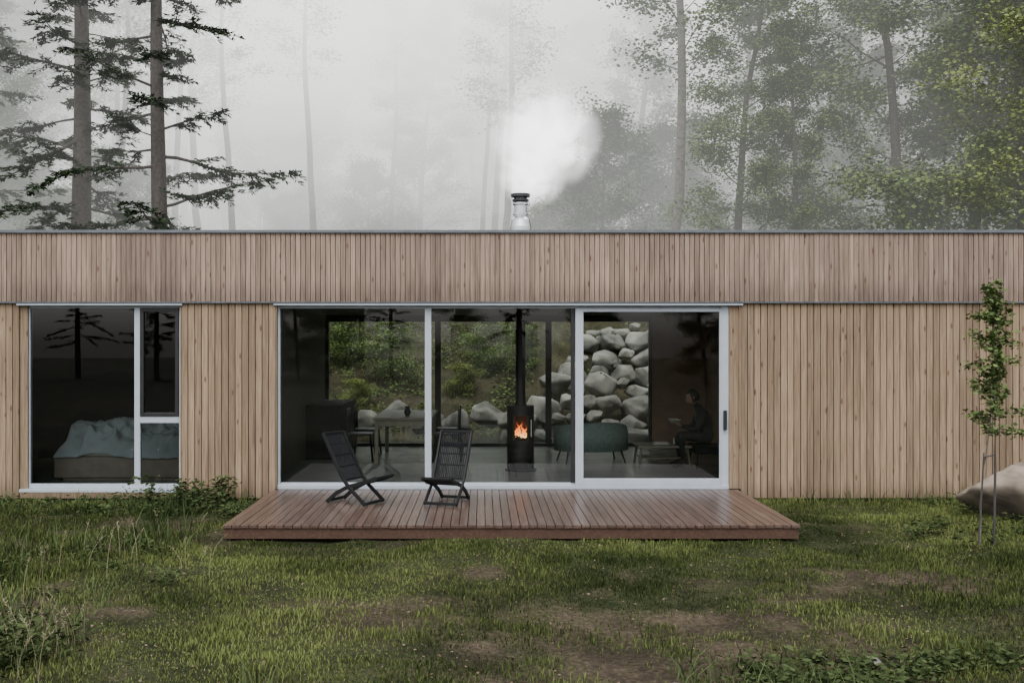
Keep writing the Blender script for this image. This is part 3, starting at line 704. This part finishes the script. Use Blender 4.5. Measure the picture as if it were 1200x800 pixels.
def decid(name,seed,H=15,tr=.16,cb=.2,spread=2.6,nb=38,nl=26000,bark=None,leafm=None,ls=.13,lean=.02,topt=.75,vs=.15):
    r=np.random.default_rng(seed); K=16
    tp=curve((0,0,-.5),(r.normal(0,lean),r.normal(0,lean),1),H,K,r,0.0,.035)
    tr_=tr*(1-np.linspace(0,1,K)**1.3*.93); paths=[tp];rads=[tr_]; centers=[]
    for i in range(nb):
        t=cb+(1-cb)*(i+r.random())/nb; f=t*(K-1); j=int(min(f,K-2)); p=tp[j]*(1-(f-j))+tp[j+1]*(f-j)
        a=i*2.4+r.normal(0,.4); up=r.uniform(.15,.8)+.6*t
        L=spread*(1-topt*((t-cb)/(1-cb))**1.5)*r.uniform(.55,1.15)
        b_=curve(p,(math.cos(a),math.sin(a),up),L,7,r,-.04,.13); paths.append(b_); rr0=max(.012,.022*L/2)*1.1; rads.append(np.linspace(rr0,.005,7))
        for s in range(6):
            u=r.uniform(.25,1)*(6-1e-3); jj=int(u); q_=b_[jj]*(1-(u-jj))+b_[jj+1]*(u-jj)
            a2=a+r.choice([-1,1])*r.uniform(.3,1.2); sb=curve(q_,(math.cos(a2),math.sin(a2),r.uniform(-.3,.6)),L*r.uniform(.22,.5),5,r,-.05,.15)
            paths.append(sb); rads.append(np.linspace(.010,.003,5)); centers.append((sb,L))
    V,Fc=tubes_np(paths,rads,6); per=max(4,nl//len(centers)); C=[]
    T=[]
    for sb,L in centers:
        if r.random()<.08: continue
        m_=int(per*r.uniform(.5,1.5)); u=r.random(m_)*3.999; jj=u.astype(int); c=sb[jj]*(1-(u-jj))[:,None]+sb[np.minimum(jj+1,4)]*(u-jj)[:,None]
        c=c+r.normal(0,1,(m_,3))*np.array([.24,.24,vs])*(.6+.25*L); C.append(c); T.append(np.clip(r.normal(.45,.16,m_)+r.normal(0,.15)+.1*(c[:,2]>sb[:,2].mean()),0,1))
    C=np.concatenate(C);T=np.concatenate(T); LV,LF=leaf_quads(C,ls,r,.8,1.5)
    nV=len(V); nF=len(Fc)
    return npmesh(name,np.concatenate([V,LV]),np.concatenate([Fc,LF+nV]),[bark or M_bark,leafm or M_leaf],{'tint':np.concatenate([np.zeros(nV),np.repeat(T,4)])},matidx=np.concatenate([np.zeros(nF),np.ones(len(LF))]))
def conifer(name,seed,H=20,tr=.26,cb=.15,spread=3.2,nb=60,dens=1.0,lean=.01):
    r=np.random.default_rng(seed); K=18
    tp=curve((0,0,-.5),(r.normal(0,lean),r.normal(0,lean),1),H,K,r,0,.012)
    paths=[tp]; rads=[tr*(1-np.linspace(0,1,K)**1.2*.95)]; C=[];D=[];T=[]
    for i in range(nb):
        t=cb+(1-cb)*(i+r.random()*.8)/nb; f=t*(K-1); j=int(min(f,K-2)); p=tp[j]*(1-(f-j))+tp[j+1]*(f-j)
        a=i*2.4+r.normal(0,.5); L=spread*(1-.8*((t-cb)/(1-cb)))*r.uniform(.3,1.15)
        b_=curve(p,(math.cos(a),math.sin(a),r.uniform(-.25,.35)),L,9,r,-.03,.09); paths.append(b_); rads.append(np.linspace(.012+.011*L,.004,9))
        ntw=int(9*L*dens)+3; tone=r.normal(0,.12)
        for s in range(ntw):
            u=(.22+.78*r.random())*(8-1e-3); jj=int(u); q_=b_[jj]*(1-(u-jj))+b_[jj+1]*(u-jj)
            sd_=r.choice([-1,1]); a2=a+sd_*r.uniform(.5,1.1); tl=(.30+.5*L*.3*(1.15-u/8))*r.uniform(.6,1.2)
            tw=curve(q_,(math.cos(a2),math.sin(a2),r.uniform(-.4,.2)),tl,5,r,-.07,.10); paths.append(tw); rads.append(np.linspace(.006,.002,5))
            m_=int(34*tl/.5)+6; u2=r.random(m_)*3.999; j2=u2.astype(int); c=tw[j2]*(1-(u2-j2))[:,None]+tw[np.minimum(j2+1,4)]*(u2-j2)[:,None]
            an=a2+r.choice([-1,1],m_)*r.uniform(.3,1.3,m_); d=np.stack([np.cos(an),np.sin(an),r.uniform(-.6,.3,m_)],-1)
            C.append(c+r.normal(0,.012,c.shape)); D.append(d); T.append(np.clip(r.normal(.45,.2,m_)+tone,0,1))
    C=np.concatenate(C);D=np.concatenate(D);T=np.concatenate(T); n_=len(C)
    D/=np.linalg.norm(D,axis=1)[:,None]; wv=np.cross(D,np.array([0,0,1.0])+r.normal(0,.5,(n_,3))); wv/=np.linalg.norm(wv,axis=1)[:,None]+1e-9
    Ln=r.uniform(.08,.20,n_)[:,None]; W=Ln*.13
    LV=np.stack([C-wv*W*.6,C+D*Ln*.5-wv*W,C+D*Ln,C+D*Ln*.5+wv*W],1).reshape(-1,3)
    V,Fc=tubes_np(paths,rads,6); nV=len(V);nF=len(Fc); LF=np.arange(n_*4).reshape(-1,4)+nV
    return npmesh(name,np.concatenate([V,LV]),np.concatenate([Fc,LF]),[M_bark,M_needle],{'tint':np.concatenate([np.zeros(nV),np.repeat(T,4)])},matidx=np.concatenate([np.zeros(nF),np.ones(n_)]))

D1=decid('maple_a',1,H=16,cb=.06,spread=3.2,nb=48,nl=56000,ls=.12)
D2=decid('maple_b',2,H=13,cb=.05,spread=2.8,nb=46,nl=50000,ls=.12)
D3=decid('birch_a',3,H=18,tr=.15,cb=.30,spread=2.4,nb=34,nl=16000,bark=M_barkp)
D4=decid('yellow_a',4,H=12,cb=.08,spread=2.8,nb=40,nl=40000,leafm=M_leafy,ls=.11)
D5=decid('bare_a',6,H=19,tr=.15,cb=.40,spread=2.2,nb=26,nl=9000,bark=M_barkp)
S1=decid('shrub_a',8,H=4.2,tr=.06,cb=.05,spread=2.3,nb=26,nl=22000,ls=.11,topt=.55,lean=.1)
S2=decid('shrub_b',9,H=3.0,tr=.04,cb=.05,spread=1.8,nb=22,nl=13000,ls=.11,topt=.5,lean=.15,leafm=M_leafy)
C1=conifer('pine_a',11,H=20,tr=.30,cb=.20,spread=3.8,nb=64)
C2=conifer('pine_b',12,H=20,tr=.24,cb=.16,spread=4.0,nb=66)
def tree(nm,me,px,Y,s=1,rz=0,sink=0,parent=None,tilt=0):
    x=(px-565)/F*(Y-CY); z=float(height(x,Y))-sink
    return obj(nm,me,parent,(x,Y,z),(0,tilt,rz),(s,s,s))
tree('pine_tree',C1,92,13.0,1.0,.3)
tree('pine_tree',C2,190,11.5,1.0,2.1)
tree('pine_tree',C2,-70,15,1.05,4)
tree('pine_tree',C1,10,28,1.0,1.5)
tree('deciduous_tree',D2,-20,22,.9,3.1)
tree('deciduous_tree',D3,785,18,1.1,.5)
tree('deciduous_tree',D1,862,17,.80,1.2)
tree('deciduous_tree',D2,930,15,.66,2.5)
tree('deciduous_tree',D1,1060,15.5,1.0,4.1)
tree('deciduous_tree',D2,1130,14,1.1,.4)
tree('deciduous_tree',D4,1205,12.5,1.05,2.4)
tree('deciduous_tree',D1,1290,13,1.0,5.1)
tree('deciduous_tree',D1,1150,20,1.1,.9)
tree('deciduous_tree',D2,1010,22,.85,5.5)
tree('deciduous_shrub',S1,705,22,1.1,1.0)
tree('deciduous_shrub',S1,765,25,1.2,2.0)
tree('deciduous_shrub',S1,660,30,1.0,3.0)
tree('deciduous_shrub',S2,345,15,.65,3.0,sink=.2)
tree('deciduous_shrub',S2,480,17,.45,3.0,sink=.2)
for (px_,Y_,s_,mm) in ((415,10.8,.28,S2),(455,12.5,.42,S1),(540,11.5,.3,S2),(575,13.0,.4,S1),(620,11.6,.25,S1),(400,13.5,.4,S1),(500,10.4,.16,S2)):
    tree('slope_shrub',mm,px_,Y_,s_,px_*.1,sink=.05)
tree('deciduous_tree',D3,590,30,1.1,2.0)
tree('deciduous_tree',D5,368,29,1.0,2.0)
tree('deciduous_tree',D5,275,27,.95,1.0)
tree('deciduous_tree',D5,135,25,.9,4.0)
fo=empty('distant_forest'); q=random.Random(5)
pool=[D3,D5,D1,D5,D3,D2,D5,D3,D1]
for i in range(100):
    Yk=q.uniform(28,50); px_=q.uniform(-200,1400)
    if abs(px_-480)<230 and Yk<34: continue
    tree('forest_tree',pool[i%9],px_,Yk,q.uniform(.8,1.2),q.uniform(0,6),parent=fo)
for i in range(45):
    Yk=q.uniform(24,38); px_=q.uniform(-50,1250)
    if abs(px_-420)<230: Yk+=8
    tree('understory_shrub',[S1,S1,S2][i%3],px_,Yk,q.uniform(.6,1.2),q.uniform(0,6),parent=fo)
# forest edge opposite the house (seen as reflections in the glass)
fo2=empty('forest_edge')
for i in range(34):
    x=q.uniform(-45,45); y=q.uniform(-62,-48)
    obj('forest_tree',[C1,D1,D2,C2,D1][i%5],fo2,(x,y,float(height(x,y))),(0,0,q.uniform(0,6)),(q.uniform(.7,1.0),)*3)

# ------------------------------------------------------------ sapling + stake
sx_,sy_=5.33,-2.8; gz=float(height(sx_,sy_)); sp=empty('sapling_tree',(sx_,sy_,gz))
r=np.random.default_rng(77)
tp=np.array([(-.13,0,-.05),(-.12,.01,.4),(-.09,.01,.8),(-.03,0,1.2),(.0,0,1.6),(.02,0,2.0),(.02,.01,2.35),(-.02,0,2.7)])
paths=[tp];rads=[np.linspace(.014,.004,8)];C=[];T=[]
for i in range(48):
    t=.40+.60*(i+r.random())/48; f=t*7; j=min(int(f),6); p=tp[j]*(1-f+j)+tp[j+1]*(f-j); a=i*2.4+r.normal(0,.4)
    L=(.36 if t<.60 else .26 if t<.85 else .14)*r.uniform(.5,1.15)
    if .60<t<.66: L*=.5
    b_=curve(p,(math.cos(a),math.sin(a)*.8,r.uniform(.1,.9)),L,5,r,-.05,.15); paths.append(b_);rads.append(np.linspace(.004,.0015,5))
    m_=int(40+110*L); u=r.random(m_)**.8*3.999; jj=u.astype(int); c_=b_[jj]*(1-(u-jj))[:,None]+b_[np.minimum(jj+1,4)]*(u-jj)[:,None]; C.append(c_+r.normal(0,.028,c_.shape)); T.append(np.clip(r.normal(.35,.25,m_),0,1))
V,Fc=tubes_np(paths,rads,6); C=np.concatenate(C);T=np.concatenate(T); LV,LF=leaf_quads(C,.052,r,.9,1.5); nV=len(V)
obj('trunk_and_leaves',npmesh('sapling',np.concatenate([V,LV]),np.concatenate([Fc,LF+nV]),[M_barkp,M_leaf],{'tint':np.concatenate([np.zeros(nV),np.repeat(T,4)])},matidx=np.concatenate([np.zeros(len(Fc)),np.ones(len(LF))])),sp)
mb=MB(); mb.tube([(0,-.03,-.1),(.015,-.03,.8),(.01,-.03,1.55)],.013,8); mb.tube([(-.16,-.02,-.1),(-.10,-.02,.95)],.006,6)
mb.bar((-.09,-.0,.9),(.02,-.03,.93),.02,.012); mb.make('stake',simple('stake_steel',(.05,.045,.045),rough=.6),sp)

# ------------------------------------------------------------ fog + smoke
def volmat(name,d,L,col=(1,1,1)):
    m,nt,out=newmat(name); a=N(nt,'ShaderNodeVolumeAbsorption'); a.inputs[0].default_value=(0,0,0,1); a.inputs[1].default_value=d
    e=N(nt,'ShaderNodeEmission'); e.inputs[0].default_value=(*col,1); e.inputs[1].default_value=d*L  # emission stands in for daylight scattered by the fog
    s=N(nt,'ShaderNodeAddShader'); nt.links.new(a.outputs[0],s.inputs[0]); nt.links.new(e.outputs[0],s.inputs[1]); nt.links.new(s.outputs[0],out.inputs['Volume']); return m
fog=empty('fog')
xs_=np.linspace(-90,90,41); yf=16.0+.006*np.clip(np.abs(xs_+2)-4,0,1e9)**2; yf=np.minimum(yf,50)
V=[];Fc=[]
for x,y in zip(xs_,yf): V+=[(x,y,-2),(x,y,45),(x,120,45),(x,120,-2)]
for i in range(40):
    b0=i*4
    for k in range(4): Fc.append((b0+4+k,b0+4+(k+1)%4,b0+(k+1)%4,b0+k))
Fc.append((0,1,2,3)); Fc.append((163,162,161,160))
me=npmesh('fog_bank',V,Fc,volmat('fog_bank',.044,.85,(.985,1.0,.99)))
bm=bmesh.new(); bm.from_mesh(me); bmesh.ops.recalc_face_normals(bm,faces=bm.faces); bm.to_mesh(me); bm.free()
obj('fog_bank',me,fog)
mb=MB(); mb.box(-60,60,9.5,15.5,3.2,40); o=mb.make('haze',volmat('haze',.024,.85,(.99,1.0,.95)),fog)  # slab with its own glow, lightens the trees behind it
def ell(name,c,rad,d,L,col=(1,1,1),seed=0):
    bm=bmesh.new(); bmesh.ops.create_icosphere(bm,subdivisions=5,radius=1); me=bpy.data.meshes.new(name); 
    for v in bm.verts:
        x,y,z=v.co; k=1+.16*math.sin(3.1*x+seed)*math.sin(2.7*z+1.3*seed)+.08*math.sin(6.3*x+4*y+2*seed)*math.sin(5.2*z-seed)
        v.co=Vector((x*rad[0]*k,y*rad[1]*k,z*rad[2]*k))
    bm.to_mesh(me); bm.free(); me.materials.append(volmat(name,d,L,col)); obj(name,me,fog,c)
W_=(1,.995,.98)  # nested glowing ellipsoids, added for the bright top centre of the fog
ell('mist_glow_outer',(-1,38,25),(28,21,19),.045,2.5,W_,0)
ell('mist_glow_layer',(-3,33,24.5),(22,16,16),.022,4.3,W_,2)
ell('mist_glow_layer',(-4,32,25),(18,15,14.2),.026,4.5,W_,4)
ell('mist_glow_layer',(-4,32,25.5),(15,13.5,12.4),.034,4.7,W_,6)
ell('mist_glow_layer',(-5,31,26),(12,12,10.6),.05,5.0,W_,9)
# chimney smoke, self-glowing in place of the daylight it would scatter
m,nt,out=newmat('smoke'); L=nt.links.new
tc=N(nt,'ShaderNodeTexCoord'); no=N(nt,'ShaderNodeTexNoise'); no.inputs['Scale'].default_value=1.7; no.inputs['Detail'].default_value=5; no.inputs['Distortion'].default_value=1.4
L(tc.outputs['Object'],no.inputs['Vector'])
ln=N(nt,'ShaderNodeVectorMath'); ln.operation='LENGTH'; L(tc.outputs['Object'],ln.inputs[0])
fall=mathn(nt,'SUBTRACT',1.0,ln.outputs['Value'],True)
de=mathn(nt,'MULTIPLY',mathn(nt,'POWER',fall,1.5),mathn(nt,'MULTIPLY',mathn(nt,'SUBTRACT',no.outputs['Fac'],.36,True),26.0))
a=N(nt,'ShaderNodeVolumeAbsorption'); a.inputs[0].default_value=(0,0,0,1); L(de,a.inputs[1])
e=N(nt,'ShaderNodeEmission'); L(mathn(nt,'MULTIPLY',de,4.6),e.inputs[1]); s=N(nt,'ShaderNodeAddShader'); L(a.outputs[0],s.inputs[0]); L(e.outputs[0],s.inputs[1]); L(s.outputs[0],out.inputs['Volume'])
sm=empty('chimney_smoke')
def puff(c,sc,rot=(0,0,0)):
    bm=bmesh.new(); bmesh.ops.create_icosphere(bm,subdivisions=3,radius=1); me=bpy.data.meshes.new('smoke_puff'); bm.to_mesh(me); bm.free(); me.materials.append(m); obj('smoke_puff',me,sm,c,rot,sc)
x,_,z=P(622,206,2.2); puff((x,2.3,z),(.60,.45,.50),(0,.3,0))
x,_,z=P(640,155,2.2); puff((x,2.5,z),(.95,.7,.95),(0,.2,0))
